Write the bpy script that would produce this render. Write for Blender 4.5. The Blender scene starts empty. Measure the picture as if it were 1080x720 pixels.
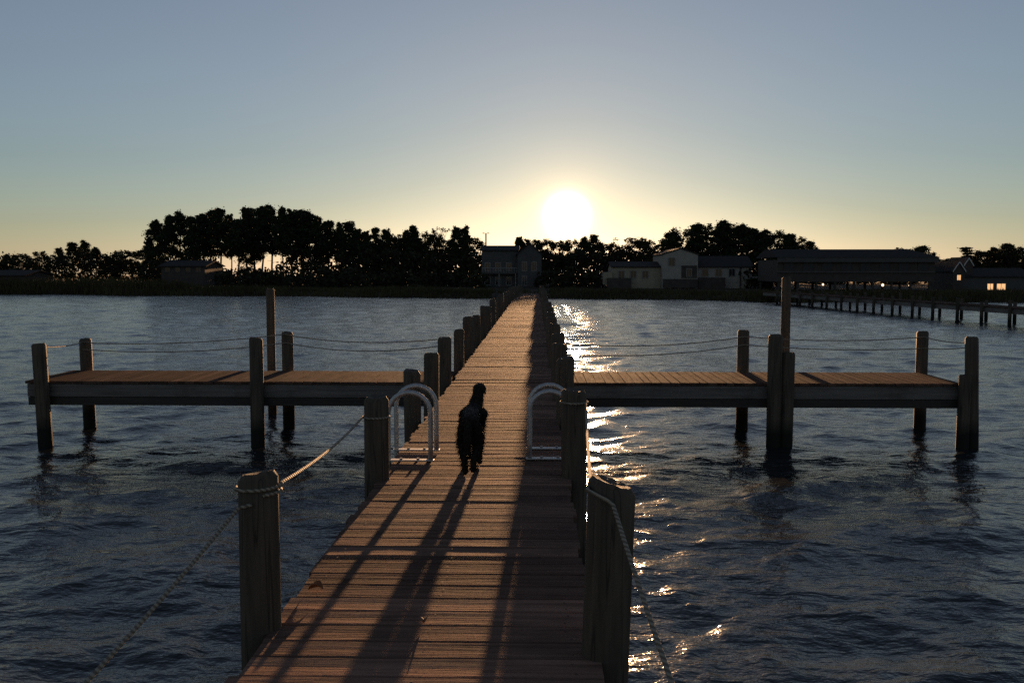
import bpy, bmesh, math, random
import numpy as np
from mathutils import Vector, Matrix, noise

random.seed(7)
rng = np.random.default_rng(11)
R = math.radians
S = bpy.context.scene
COL = S.collection

# ------------------------------------------------------------------ camera
F = 1000.0                       # focal length in photo pixels (photo is 1080 wide)
YAW, PITCH, CAM_H = R(1.489), R(4.403), 1.66


def ray(px, py):
    u, v = (px - 540) / F, (360 - py) / F
    f = math.cos(PITCH) + v * math.sin(PITCH)
    z = v * math.cos(PITCH) - math.sin(PITCH)
    return Vector((u * math.cos(YAW) - f * math.sin(YAW), u * math.sin(YAW) + f * math.cos(YAW), z))


def at(px, py, Y=None, z=None):
    """world point seen at a photo pixel, at a given distance Y or height z"""
    d = ray(px, py)
    k = Y / d.y if Y is not None else (z - CAM_H) / d.z
    return Vector((d.x * k, d.y * k, CAM_H + d.z * k))


cam_d = bpy.data.cameras.new("camera")
cam_d.sensor_width = 36
cam_d.lens = 36 * F / 1080
cam_d.clip_start = 0.05
cam_d.clip_end = 6000
cam = bpy.data.objects.new("camera", cam_d)
cam.location = (0, 0, CAM_H)
cam.rotation_euler = (R(90) - PITCH, 0, YAW)
COL.objects.link(cam)
S.camera = cam

# ------------------------------------------------------------------ light
sd = ray(598, 227).normalized()
SUN_EL = math.asin(sd.z)
SUN_AZ = math.atan2(sd.x, sd.y)
ld = bpy.data.lights.new("sun", 'SUN')
ld.energy = 5.0
ld.color = (1.0, 0.56, 0.27)
ld.angle = R(0.55)
lo = bpy.data.objects.new("sun", ld)
lo.rotation_euler = sd.to_track_quat('Z', 'Y').to_euler()
lo.location = (0, 0, 30)
COL.objects.link(lo)

W = bpy.data.worlds.new("World")
S.world = W
W.use_nodes = True
nt = W.node_tree
nt.nodes.clear()
out = nt.nodes.new('ShaderNodeOutputWorld')
bg = nt.nodes.new('ShaderNodeBackground')
sky = nt.nodes.new('ShaderNodeTexSky')
sky.sky_type = 'NISHITA'
sky.sun_disc = False
sky.sun_elevation = SUN_EL
sky.sun_rotation = SUN_AZ
sky.altitude = 0
sky.air_density = 1.0
sky.dust_density = 0.17
sky.ozone_density = 3.2
bg.inputs['Strength'].default_value = 0.070
hsv = nt.nodes.new('ShaderNodeHueSaturation')     # hazy morning air: less saturated than the clear sky model
hsv.inputs['Saturation'].default_value = 0.63
hsv.inputs['Hue'].default_value = 0.506
nt.links.new(sky.outputs[0], hsv.inputs['Color'])
nt.links.new(hsv.outputs[0], bg.inputs['Color'])


def mth(op, a, b=None, tree=nt):
    n = tree.nodes.new('ShaderNodeMath')
    n.operation = op
    for i, v in enumerate((a, b)):
        if v is None:
            continue
        if isinstance(v, (int, float)):
            n.inputs[i].default_value = v
        else:
            tree.links.new(v, n.inputs[i])
    return n.outputs[0]


# aureole of the sun: bright sky close round its direction
geo = nt.nodes.new('ShaderNodeTexCoord')
dot = nt.nodes.new('ShaderNodeVectorMath')
dot.operation = 'DOT_PRODUCT'
nrm = nt.nodes.new('ShaderNodeVectorMath')
nrm.operation = 'NORMALIZE'
nt.links.new(geo.outputs['Generated'], nrm.inputs[0])
nt.links.new(nrm.outputs[0], dot.inputs[0])
dot.inputs[1].default_value = sd
ang = mth('ARCCOSINE', mth('MINIMUM', dot.outputs['Value'], 0.9999999))
deg = mth('MULTIPLY', ang, 180 / math.pi)


def glow(width, power, colr, strength, prev):
    e = mth('POWER', math.e, mth('MULTIPLY', mth('POWER', mth('DIVIDE', deg, width), power), -1.0))
    b = nt.nodes.new('ShaderNodeBackground')
    b.inputs['Color'].default_value = (*colr, 1)
    nt.links.new(mth('MULTIPLY', e, strength), b.inputs['Strength'])
    a = nt.nodes.new('ShaderNodeAddShader')
    nt.links.new(prev, a.inputs[0])
    nt.links.new(b.outputs[0], a.inputs[1])
    return a.outputs[0]


sh = bg.outputs[0]
sh = glow(0.44, 1.3, (1.0, 0.78, 0.48), 28.0, sh)
sh = glow(2.0, 1.2, (1.0, 0.62, 0.26), 0.32, sh)
sh = glow(9.0, 1.0, (1.0, 0.70, 0.38), 0.055, sh)
nt.links.new(sh, out.inputs['Surface'])

S.view_settings.view_transform = 'Standard'
S.view_settings.look = 'None'
S.view_settings.gamma = 1
S.view_settings.exposure = 1.0
S.cycles.use_denoising = False
S.cycles.sample_clamp_indirect = 4
S.cycles.max_bounces = 6


# ------------------------------------------------------------------ materials
def mat(name):
    m = bpy.data.materials.new(name)
    m.use_nodes = True
    t = m.node_tree
    return m, t, t.nodes['Principled BSDF']


def ramp(t, fac, stops):
    r = t.nodes.new('ShaderNodeValToRGB')
    e = r.color_ramp.elements
    while len(e) < len(stops):
        e.new(0.5)
    for i, (p, c) in enumerate(stops):
        e[i].position = p
        e[i].color = (*c, 1) if len(c) == 3 else c
    t.links.new(fac, r.inputs[0])
    return r.outputs[0]


def coords(t, scale, island=False):
    tc = t.nodes.new('ShaderNodeTexCoord')
    mp = t.nodes.new('ShaderNodeMapping')
    mp.inputs['Scale'].default_value = scale
    t.links.new(tc.outputs['Object'], mp.inputs['Vector'])
    g = None
    if island:
        g = t.nodes.new('ShaderNodeNewGeometry')
        c = t.nodes.new('ShaderNodeCombineXYZ')
        k = mth('MULTIPLY', g.outputs['Random Per Island'], 91.0, t)
        for i in range(3):
            t.links.new(k, c.inputs[i])
        t.links.new(c.outputs[0], mp.inputs['Location'])
        g = g.outputs['Random Per Island']
    return mp.outputs[0], g


def noise_tex(t, vec, scale, detail=5, rough=0.55, dist=0.0):
    n = t.nodes.new('ShaderNodeTexNoise')
    n.inputs['Scale'].default_value = scale
    n.inputs['Detail'].default_value = detail
    n.inputs['Roughness'].default_value = rough
    n.inputs['Distortion'].default_value = dist
    t.links.new(vec, n.inputs['Vector'])
    return n.outputs['Fac']


def bump(t, bs, h, strength, dist, prev=None):
    b = t.nodes.new('ShaderNodeBump')
    b.inputs['Strength'].default_value = strength
    b.inputs['Distance'].default_value = dist
    t.links.new(h, b.inputs['Height'])
    if prev is not None:
        t.links.new(prev, b.inputs['Normal'])
    t.links.new(b.outputs[0], bs.inputs['Normal'])
    return b.outputs[0]


def mixc(t, a, b, fac, mode='MIX'):
    m = t.nodes.new('ShaderNodeMix')
    m.data_type = 'RGBA'
    m.blend_type = mode
    for k, v in (('Factor', fac),):
        if isinstance(v, (int, float)):
            m.inputs[0].default_value = v
        else:
            t.links.new(v, m.inputs[0])
    for i, v in ((6, a), (7, b)):
        if isinstance(v, tuple):
            m.inputs[i].default_value = (*v, 1)
        else:
            t.links.new(v, m.inputs[i])
    return m.outputs[2]


def wood(name, grain, dark, light, rough=0.5, bumps=0.5, spec=0.5, wet=False, end_dirt=True):
    """weathered timber; grain = scale vector that is small along the grain"""
    m, t, b = mat(name)
    v, isl = coords(t, grain, True)
    n1 = noise_tex(t, v, 1.0, 7, 0.62, 0.4)
    c = ramp(t, n1, [(0.28, dark), (0.5, tuple((a + l) / 2 for a, l in zip(dark, light))), (0.75, light)])
    tone = ramp(t, isl, [(0.0, (0.55, 0.54, 0.53)), (0.5, (0.88, 0.86, 0.85)), (1.0, (1.25, 1.18, 1.12))])
    c = mixc(t, c, tone, 1.0, 'MULTIPLY')
    v2, _ = coords(t, (1, 1, 1))
    n2 = noise_tex(t, v2, 2.3, 4, 0.6)
    c = mixc(t, c, (0.045, 0.035, 0.028), ramp(t, n2, [(0.52, (0, 0, 0)), (0.75, (0.55,) * 3)]))
    if wet:
        s = t.nodes.new('ShaderNodeSeparateXYZ')
        gp = t.nodes.new('ShaderNodeNewGeometry')
        t.links.new(gp.outputs['Position'], s.inputs[0])
        zz = mth('ADD', s.outputs['Z'], mth('MULTIPLY', n2, 0.25, t), t)
        c = mixc(t, c, (0.018, 0.016, 0.011), ramp(t, mth('MULTIPLY', mth('ADD', zz, 1.2, t), 1.0, t),
                                                   [(0.62, (1, 1, 1)), (0.8, (0, 0, 0))]))
    if wet:      # drying checks: thin dark cracks running up the post
        v3, _ = coords(t, (16, 16, 0.45))
        n3 = noise_tex(t, v3, 1.0, 2, 0.5, 0.3)
        ck = ramp(t, n3, [(0.47, (0, 0, 0)), (0.495, (1, 1, 1)), (0.52, (0, 0, 0))])
        c = mixc(t, c, (0.018, 0.015, 0.012), mth('MULTIPLY', ck, 0.75, t))
    t.links.new(c, b.inputs['Base Color'])
    rr = t.nodes.new('ShaderNodeMapRange')
    rr.inputs['To Min'].default_value = rough - 0.12
    rr.inputs['To Max'].default_value = rough + 0.15
    t.links.new(n1, rr.inputs['Value'])
    t.links.new(rr.outputs[0], b.inputs['Roughness'])
    b.inputs['Specular IOR Level'].default_value = spec
    bump(t, b, n1, bumps, 0.012)
    return m


def plain(name, c, rough=0.7, metal=0.0, var=0.25, scale=3.0, bmp=0.0, spec=0.4):
    m, t, b = mat(name)
    v, _ = coords(t, (1, 1, 1))
    n = noise_tex(t, v, scale, 5)
    lo_, hi_ = tuple(x * (1 - var) for x in c), tuple(min(1, x * (1 + var)) for x in c)
    t.links.new(ramp(t, n, [(0.3, lo_), (0.7, hi_)]), b.inputs['Base Color'])
    b.inputs['Roughness'].default_value = rough
    b.inputs['Metallic'].default_value = metal
    b.inputs['Specular IOR Level'].default_value = spec
    if bmp:
        bump(t, b, n, bmp, 0.02)
    return m


M_deck = wood('weathered_planks_across', (1.3, 26, 26), (0.095, 0.061, 0.047), (0.30, 0.190, 0.145), 0.86, 1.0, 0.013)
M_deck2 = wood('weathered_planks_along', (26, 1.3, 26), (0.065, 0.042, 0.033), (0.165, 0.105, 0.080), 0.92, 0.7, 0.008)
M_pile = wood('round_piling_wood', (22, 22, 1.1), (0.052, 0.043, 0.031), (0.155, 0.125, 0.088), 0.8, 0.7, 0.3, True)
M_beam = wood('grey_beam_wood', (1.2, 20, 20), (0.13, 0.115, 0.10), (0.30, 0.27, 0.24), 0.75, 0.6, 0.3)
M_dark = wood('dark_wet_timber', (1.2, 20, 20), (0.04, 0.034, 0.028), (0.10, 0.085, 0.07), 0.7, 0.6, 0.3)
M_rust = plain('rusty_nail', (0.05, 0.03, 0.02), .8, 0.2, .3, 50)
M_alu = plain('brushed_aluminium', (0.52, 0.52, 0.50), 0.55, 0.8, 0.12, 30)
M_steel = plain('dull_galvanised_steel', (0.30, 0.30, 0.30), 0.5, 0.9, 0.2, 20)
M_bark = plain('pine_bark', (0.075, 0.055, 0.042), 0.9, 0, 0.4, 4, 0.6)
M_fur = plain('black_fur', (0.026, 0.019, 0.014), 0.75, 0, 0.5, 40, 0.6, 0.25)
M_leaf = plain('dry_leaf', (0.22, 0.09, 0.03), 0.6, 0, 0.3, 20)
M_soil = plain('marsh_soil', (0.055, 0.045, 0.03), 0.95, 0, 0.4, 0.4, 0.3, 0.1)
M_reed = plain('marsh_grass_blades', (0.075, 0.065, 0.030), 0.9, 0, 0.4, 0.3, 0, 0.05)


def rope_mat():
    m, t, b = mat('laid_rope')
    tc = t.nodes.new('ShaderNodeTexCoord')
    w = t.nodes.new('ShaderNodeTexWave')
    w.wave_type = 'BANDS'
    w.bands_direction = 'DIAGONAL'
    w.inputs['Scale'].default_value = 18
    w.inputs['Distortion'].default_value = 1.0
    t.links.new(tc.outputs['Object'], w.inputs['Vector'])
    t.links.new(ramp(t, w.outputs['Fac'], [(0.2, (0.16, 0.13, 0.09)), (0.7, (0.36, 0.31, 0.23))]), b.inputs['Base Color'])
    b.inputs['Roughness'].default_value = 0.85
    bump(t, b, w.outputs['Fac'], 0.6, 0.006)
    return m


M_rope = rope_mat()


def foliage(name, c):
    m, t, b = mat(name)
    g = t.nodes.new('ShaderNodeNewGeometry')
    lo_, hi_ = tuple(x * 0.6 for x in c), tuple(x * 1.5 for x in c)
    t.links.new(ramp(t, g.outputs['Random Per Island'], [(0, lo_), (1, hi_)]), b.inputs['Base Color'])
    b.inputs['Roughness'].default_value = 0.8
    b.inputs['Specular IOR Level'].default_value = 0.1
    return m


M_needle = foliage('pine_needles', (0.032, 0.042, 0.020))
M_oak = foliage('broad_leaves', (0.040, 0.042, 0.018))
M_bush = foliage('bush_leaves', (0.034, 0.034, 0.017))


def water_mat():
    m, t, b = mat('bay_water')
    b.inputs['Base Color'].default_value = (0.021, 0.025, 0.027, 1)
    b.inputs['Roughness'].default_value = 0.125
    b.inputs['IOR'].default_value = 1.333
    v, _ = coords(t, (1.0, 1.5, 1.0))
    n1 = noise_tex(t, v, 4.5, 3, 0.6, 0.3)
    v2, _ = coords(t, (1.0, 1.3, 1.0))
    n2 = noise_tex(t, v2, 13.0, 3, 0.6, 0.2)
    v0, _ = coords(t, (0.55, 1.5, 1.0))
    n0 = noise_tex(t, v0, 1.6, 3, 0.6, 0.5)
    p = bump(t, b, n0, 1.0, 0.05)
    p = bump(t, b, n1, 1.0, 0.020, p)
    bump(t, b, n2, 1.0, 0.008, p)
    return m


M_water = water_mat()


# ------------------------------------------------------------------ mesh helpers
class MB:
    def __init__(s):
        s.v, s.f = [], []

    def add(s, vs, fs):
        o = len(s.v)
        s.v += [tuple(p) for p in vs]
        s.f += [tuple(i + o for i in f) for f in fs]
        return s

    def box(s, lo, hi, m=None):
        x0, y0, z0 = lo
        x1, y1, z1 = hi
        vs = [Vector(p) for p in ((x0, y0, z0), (x1, y0, z0), (x1, y1, z0), (x0, y1, z0),
                                  (x0, y0, z1), (x1, y0, z1), (x1, y1, z1), (x0, y1, z1))]
        if m is not None:
            vs = [m @ p for p in vs]
        return s.add(vs, [(3, 2, 1, 0), (4, 5, 6, 7), (0, 1, 5, 4), (1, 2, 6, 5), (2, 3, 7, 6), (3, 0, 4, 7)])

    def tube(s, pts, rad, seg=10, cap=True, jitter=0.0):
        pts = [Vector(p) for p in pts]
        n = len(pts)
        if isinstance(rad, (int, float)):
            rad = [rad] * n
        d0 = (pts[1] - pts[0]).normalized()
        up = Vector((0, 0, 1)) if abs(d0.z) < 0.9 else Vector((1, 0, 0))
        a = d0.cross(up).normalized()
        vs, fs = [], []
        for i, p in enumerate(pts):
            d = (pts[min(i + 1, n - 1)] - pts[max(i - 1, 0)]).normalized()
            a = (a - d * a.dot(d)).normalized()
            b = d.cross(a)
            for k in range(seg):
                t = 2 * math.pi * k / seg
                r = rad[i] * (1 + (random.uniform(-jitter, jitter) if jitter else 0))
                vs.append(p + (a * math.cos(t) + b * math.sin(t)) * r)
        for i in range(n - 1):
            for k in range(seg):
                k2 = (k + 1) % seg
                fs.append((i * seg + k, i * seg + k2, (i + 1) * seg + k2, (i + 1) * seg + k))
        if cap:
            fs.append(tuple(range(seg))[::-1])
            fs.append(tuple((n - 1) * seg + k for k in range(seg)))
        return s.add(vs, fs)

    def build(s, name, material, parent=None, smooth=False, bevel=0.0):
        me = bpy.data.meshes.new(name)
        me.from_pydata(s.v, [], s.f)
        me.validate()
        me.materials.append(material)
        if smooth:
            me.polygons.foreach_set('use_smooth', [True] * len(me.polygons))
        o = bpy.data.objects.new(name, me)
        COL.objects.link(o)
        if parent is not None:
            o.parent = parent
        if bevel:
            md = o.modifiers.new('edge', 'BEVEL')
            md.width = bevel
            md.segments = 2
            md.limit_method = 'ANGLE'
        return o


def tag(o, label=None, cat=None, group=None, kind=None):
    if label:
        o['label'] = label
    if cat:
        o['category'] = cat
    if group:
        o['group'] = group
    if kind:
        o['kind'] = kind
    return o


def thing(name, loc, label, cat, group=None, rz=0.0):
    o = bpy.data.objects.new(name, None)
    o.empty_display_size = 0.3
    o.location = loc
    o.rotation_euler = (0, 0, rz)
    COL.objects.link(o)
    return tag(o, label, cat, group)


def copy_tree(o, parent=None):
    c = o.copy()
    COL.objects.link(c)
    c.parent = parent
    for ch in list(o.children):
        copy_tree(ch, c)
    return c


# ------------------------------------------------------------------ water
WZ = -0.95


def build_water():
    ys = [-60, -30, -15, -8, -4, -1, 1.5, 3.0, 4.0]
    y = 4.3
    while y < 97:
        ys.append(y)
        y += max(0.032, 0.0052 * y)
    ys += [100, 104, 110]
    ys = np.array(ys)
    ts = np.concatenate([[-6, -5, -2.5, -1.5, -1.1, -0.9], np.arange(-0.78, 0.74, 0.0021),
                         [0.9, 1.1, 1.5, 2.5, 5, 6]])
    Yg, Tg = np.meshgrid(ys, ts, indexing='ij')
    Xg = Tg * (np.maximum(Yg, 4.0))
    cy = np.gradient(ys)[:, None] * np.ones_like(Tg)
    cx = np.gradient(ts)[None, :] * np.maximum(Yg, 4.0)
    cell = np.maximum(cy, cx)
    Z = np.zeros_like(Xg)
    DX = np.zeros_like(Xg)
    DY = np.zeros_like(Xg)
    N = 210
    lam = np.exp(rng.uniform(math.log(0.15), math.log(3.6), N))
    main = R(-78)                    # the chop runs mostly towards the viewer, a little to the right
    th = main + rng.normal(0, 1.05, N)
    for i in range(N):
        k = 2 * math.pi / lam[i]
        slope = 0.0158 * (1.0 if lam[i] < 1.0 else (1.0 / lam[i]) ** 0.9)
        a = slope / k
        fade = np.clip((lam[i] / cell - 2.5) / 2.5, 0, 1)
        ph = k * (Xg * math.cos(th[i]) + Yg * math.sin(th[i])) + rng.uniform(0, 6.28)
        # gusts: the small ripples come and go in patches
        g = 1.0
        if lam[i] < 1.0:
            g = 0.75 + 0.45 * np.sin(Xg * 0.31 + Yg * 0.12 + i) * np.sin(Yg * 0.27 - Xg * 0.1 + 1.7 * i)
        A = a * fade * g
        c, s_ = np.cos(ph), np.sin(ph)
        Z += A * c
        DX -= 1.25 * A * s_ * math.cos(th[i])
        DY -= 1.25 * A * s_ * math.sin(th[i])
    V = np.stack([Xg + DX, Yg + DY, Z + WZ], -1).reshape(-1, 3)
    nr, nc = Xg.shape
    idx = np.arange(nr * nc).reshape(nr, nc)
    q = np.stack([idx[:-1, :-1], idx[:-1, 1:], idx[1:, 1:], idx[1:, :-1]], -1).reshape(-1, 4)
    me = bpy.data.meshes.new('water')
    me.vertices.add(len(V))
    me.vertices.foreach_set('co', V.ravel())
    me.loops.add(q.size)
    me.loops.foreach_set('vertex_index', q.ravel())
    me.polygons.add(len(q))
    me.polygons.foreach_set('loop_start', np.arange(0, q.size, 4))
    me.polygons.foreach_set('loop_total', np.full(len(q), 4))
    me.polygons.foreach_set('use_smooth', np.ones(len(q), bool))
    me.update(calc_edges=True)
    me.materials.append(M_water)
    o = bpy.data.objects.new('water', me)
    COL.objects.link(o)
    tag(o, 'choppy dark blue grey bay water', None, None, 'structure')


build_water()


# ------------------------------------------------------------------ land
def shore_y(x):
    """distance of the waterline for a given X"""
    return max(71.5, min(93.0, 81.0 - 0.25 * x)) - 2.6 * math.exp(-((x - 18.2) / 4.5) ** 2) + 0.9 * math.sin(x * 0.21) + 0.5 * math.sin(x * 0.53 + 1)


def land_z(x, t):
    """t = metres inland from the waterline"""
    return -1.12 + 0.52 * min(1, max(0, t) / 3.5) + 0.10 * min(1, max(0, t) / 30) + 0.03 * noise.noise(Vector((x * 0.2, t * 0.2, 0)))


def build_land():
    b = MB()
    xs = [-640, -500, -380, -260] + list(range(-160, 161, 2)) + [260, 380, 500, 640]
    tt = [-3, 0, 1, 2, 3.5, 6, 10, 16, 25, 40, 70, 120, 200]
    vs = [(x, shore_y(x) + t, land_z(x, t)) for t in tt for x in xs]
    n = len(xs)
    fs = [(j * n + i, j * n + i + 1, (j + 1) * n + i + 1, (j + 1) * n + i) for j in range(len(tt) - 1) for i in range(n - 1)]
    b.add(vs, fs)
    o = b.build('ground', M_soil, None, True)
    tag(o, 'dark low marshy shore across the water', None, None, 'structure')


build_land()


def blades(name, spots, material, label, cat):
    """grass: many thin tapering blades in one mesh"""
    b = MB()
    for x, y, z, h, w in spots:
        a = random.uniform(0, math.pi)
        dx, dy = math.cos(a) * w / 2, math.sin(a) * w / 2
        lx, ly = random.uniform(-.25, .25) * h, random.uniform(-.25, .25) * h
        b.add([(x - dx, y - dy, z), (x + dx, y + dy, z), (x + lx * .5 + dx * .6, y + ly * .5 + dy * .6, z + h * .65), (x + lx, y + ly, z + h)],
              [(0, 1, 2), (0, 2, 3)])
    o = b.build(name, material)
    tag(o, label, cat, None, 'stuff')
    return o


spots = []
for i in range(26000):
    x = random.uniform(-75, 60)
    if -4 < x < 1.2 and random.random() < 0.8:
        continue
    t = random.uniform(0.4, 9) ** 1.0
    y = shore_y(x) + t
    tall = 0.55 + 0.25 * noise.noise(Vector((x * 0.12, 3, 0)))
    if x < -33:
        tall += 0.75 * min(1, (-33 - x) / 4) * (1 if t > 2.5 else 0.4)
    h = tall * random.uniform(0.6, 1.15)
    spots.append((x, y, land_z(x, t) - 0.03, h, random.uniform(0.05, 0.14)))
blades('marsh_grass', spots, M_reed, 'dry brown marsh grass along the far waterline', 'grass')

# ------------------------------------------------------------------ pier
XL, XR = -1.23, 0.25


def deck_z(y):
    if y < 50:
        return 0.0
    return -0.55 * min(1.0, (y - 50) / 33.0)


def piling(name, x, y, ztop, r, parent, lean=(0, 0), slant=(0, 0), zb=-2.0, label=None, chamfer=0.02, seed=None):
    """a driven round timber post with a worn top"""
    rs = random.Random(seed if seed is not None else int(x * 977 + y * 131))
    seg = 22
    prof = [rs.uniform(0.96, 1.04) for _ in range(seg)]
    b = MB()
    zs = [zb, -1.0, -0.6, -0.2, 0.15, ztop * 0.6 + 0.05, ztop - chamfer * 1.5, ztop]
    zs = sorted(z for z in zs if z <= ztop)
    vs, fs = [], []
    for i, z in enumerate(zs):
        rr = r * (1.06 - 0.05 * (z - zb) / (ztop - zb))
        if i == len(zs) - 1:
            rr -= chamfer
        cx, cy = lean[0] * (z - 0), lean[1] * (z - 0)
        for k in range(seg):
            t = 2 * math.pi * k / seg
            q = rr * (prof[k] + rs.uniform(-0.012, 0.012))
            px_, py_ = cx + q * math.cos(t), cy + q * math.sin(t)
            zz = z
            if i >= len(zs) - 2:
                zz += slant[0] * (px_ - cx) + slant[1] * (py_ - cy) + rs.uniform(-.003, .003)
            vs.append((px_, py_, zz))
    n = len(zs)
    for i in range(n - 1):
        for k in range(seg):
            k2 = (k + 1) % seg
            fs.append((i * seg + k, i * seg + k2, (i + 1) * seg + k2, (i + 1) * seg + k))
    # slightly dished top
    c = len(vs)
    vs.append((lean[0] * ztop, lean[1] * ztop, ztop - 0.012))
    for k in range(seg):
        fs.append(((n - 1) * seg + k, (n - 1) * seg + (k + 1) % seg, c))
    b.add(vs, fs)
    o = b.build(name, M_pile, parent, True)
    o.location = (x, y, 0)
    try:
        o.data.set_sharp_from_angle(angle=R(38))
    except Exception:
        pass
    if label:
        o['label'] = label
    return o


def plank_deck(b, along_x, a0, a1, c0, c1, zfun, width=0.185, gap=0.009, th=0.04, ragged=0.03, nails=None):
    """boards laid side by side. along_x: boards run along X (a = X range) and step along Y (c range)"""
    c = c0
    while c < c1 - 0.05:
        w = width * random.choice((1, 1, 1, 0.98, 1.02, 0.76))
        w = min(w, c1 - c)
        s0 = a0 + random.uniform(-ragged, ragged * 0.4)
        s1 = a1 + random.uniform(-ragged * 0.4, ragged)
        z = zfun(c + w / 2) + random.uniform(-0.0016, 0.0016)
        tilt = random.uniform(-0.003, 0.003)
        cup = random.uniform(0.0, 0.003)
        skew = random.uniform(-0.004, 0.004)
        g0, g1 = c + gap / 2 * random.uniform(.4, 1.8), c + w - gap / 2 * random.uniform(.4, 1.8)
        e = 0.006
        cs = [(g0, -th), (g0, -e), (g0 + e, 0), ((g0 + g1) / 2, -cup), (g1 - e, 0), (g1, -e), (g1, -th)]
        na = 5
        vs, fs = [], []
        for i in range(na):
            s = s0 + (s1 - s0) * i / (na - 1)
            wob = random.uniform(-0.0012, 0.0012)
            for (cc, dz) in cs:
                cc2 = cc + skew * (i / (na - 1) - .5) * 2
                zz = z + dz + wob + tilt * (cc - (g0 + g1) / 2) / w
                vs.append((s, cc2, zz) if along_x else (cc2, s, zz))
        m = len(cs)
        for i in range(na - 1):
            for k in range(m):
                k2 = (k + 1) % m
                f = (i * m + k, (i + 1) * m + k, (i + 1) * m + k2, i * m + k2)
                fs.append(f if not along_x else f[::-1])
        fs.append(tuple(range(m)) if along_x else tuple(range(m))[::-1])
        fs.append(tuple((na - 1) * m + k for k in range(m))[::-1] if along_x else tuple((na - 1) * m + k for k in range(m)))
        b.add(vs, fs)
        if nails is not None and c > 3:
            for sx in (XL + .10, (XL + XR) / 2, XR - .10):
                for q in (.24, .76):
                    nails.append((sx + random.uniform(-.018, .018), g0 + (g1 - g0) * q + random.uniform(-.008, .008), z))
        c += w
    return b


pier = thing('wooden_pier', (0, 0, 0), 'long straight plank pier with round posts running from the viewer to the far shore', 'pier')
b = MB()
nails = []
plank_deck(b, True, XL, XR, -3.0, 13.68, deck_z, nails=nails)
plank_deck(b, True, XL, XR, 13.72, 84.0, deck_z)
nf = len(b.f)
for x, y, z in nails:                       # two rusty nail heads per board over every stringer
    r = random.uniform(.0045, .0065)
    b.add([(x + r * math.cos(k), y + r * math.sin(k), z + .0012) for k in (0, 1.05, 2.09, 3.14, 4.19, 5.24)], [(0, 1, 2, 3, 4, 5)])
dk = b.build('deck', M_deck, pier)
dk.data.materials.append(M_rust)
for p in dk.data.polygons[nf:]:
    p.material_index = 1

# long stringers under the boards, and cross beams at each pair of posts
b = MB()
for x in (XL + 0.10, (XL + XR) / 2, XR - 0.10):
    pts = [(-3.0, 50.0), (50.0, 83.8)]
    for y0, y1 in pts:
        z0, z1 = deck_z(y0) - 0.052, deck_z(y1) - 0.052
        w = 0.04
        b.add([(x - w, y0, z0 - .22), (x + w, y0, z0 - .22), (x + w, y1, z1 - .22), (x - w, y1, z1 - .22),
               (x - w, y0, z0), (x + w, y0, z0), (x + w, y1, z1), (x - w, y1, z1)],
              [(3, 2, 1, 0), (4, 5, 6, 7), (0, 1, 5, 4), (1, 2, 6, 5), (2, 3, 7, 6), (3, 0, 4, 7)])
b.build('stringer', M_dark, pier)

left_posts = [(-1.28, 4.27, 0.725, .092), (-1.26, 7.35, 0.66, .096), (-1.36, 10.3, 0.55, .09), (-1.33, 11.9, 0.60, .095)]
right_posts = [(0.298, 4.0, 0.755, .100), (0.300, 7.5, 0.70, .098), (0.305, 10.1, 0.71, .095), (0.30, 11.9, 0.72, .095), (0.305, 13.5, 0.74, .095)]
y = 13.6
i = 0
while y < 81:
    left_posts.append((-1.33 + random.uniform(-.03, .03), y, deck_z(y) + random.uniform(.62, .74), random.uniform(.088, .1)))
    if y > 14:
        right_posts.append((0.305 + random.uniform(-.02, .02), y - .2, deck_z(y) + random.uniform(.66, .76), random.uniform(.09, .1)))
    y += 2.45 + random.uniform(-.12, .12)
names = {0: 'nearest thick post at the left edge of the planks'}
for i, (x, y, z, r) in enumerate(left_posts):
    piling('piling', x, y, z, r, pier, (random.uniform(-.01, .01), random.uniform(-.01, .01)),
           (0.16 if i == 0 else random.uniform(-.15, .15), random.uniform(-.1, .1)))
for i, (x, y, z, r) in enumerate(right_posts):
    piling('piling', x, y, z, r, pier, (0.03 if i == 0 else random.uniform(-.01, .01), random.uniform(-.01, .01)),
           (-0.35 if i == 0 else random.uniform(-.15, .15), random.uniform(-.1, .1)))
for (x, y, z, r) in left_posts:
    if y > 5:
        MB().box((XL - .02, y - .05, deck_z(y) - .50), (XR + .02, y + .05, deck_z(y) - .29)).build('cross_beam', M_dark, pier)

# ------------------------------------------------------------------ finger piers
FY0, FY1 = 13.78, 15.25


def finger(label, x0, x1, end):
    t = thing('finger_pier', ((x0 + x1) / 2, (FY0 + FY1) / 2, 0), label, 'pier', 'finger piers')
    b = MB()
    plank_deck(b, False, FY0, FY1, x0, x1, lambda c: 0.0, width=0.14, gap=.004, ragged=0.012)
    d = b.build('deck', M_deck2, t)
    b = MB()
    xa, xb = x0 + .02, x1 - .02
    b.box((xa, FY0 + .015, -.235), (xb, FY0 + .06, -.048))
    b.box((xa, FY1 - .06, -.235), (xb, FY1 - .015, -.048))
    ex = xa if end < 0 else xb - .045
    b.box((ex, FY0 + .065, -.235), (ex + .045, FY1 - .065, -.048))
    r = b.build('rim_board', M_beam, t, bevel=.004)
    b = MB()
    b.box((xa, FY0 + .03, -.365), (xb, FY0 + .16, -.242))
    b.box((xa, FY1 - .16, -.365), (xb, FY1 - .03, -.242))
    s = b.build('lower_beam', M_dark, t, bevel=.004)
    for o in (d, r, s):
        o.location = -t.location
    return t


fl = finger('plank finger pier branching off left of the long pier, four posts around it', -7.58, XL - .06, -1)
fr = finger('plank finger pier branching off right of the long pier, doubled posts at its front', XR + .06, 6.20, 1)


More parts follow.
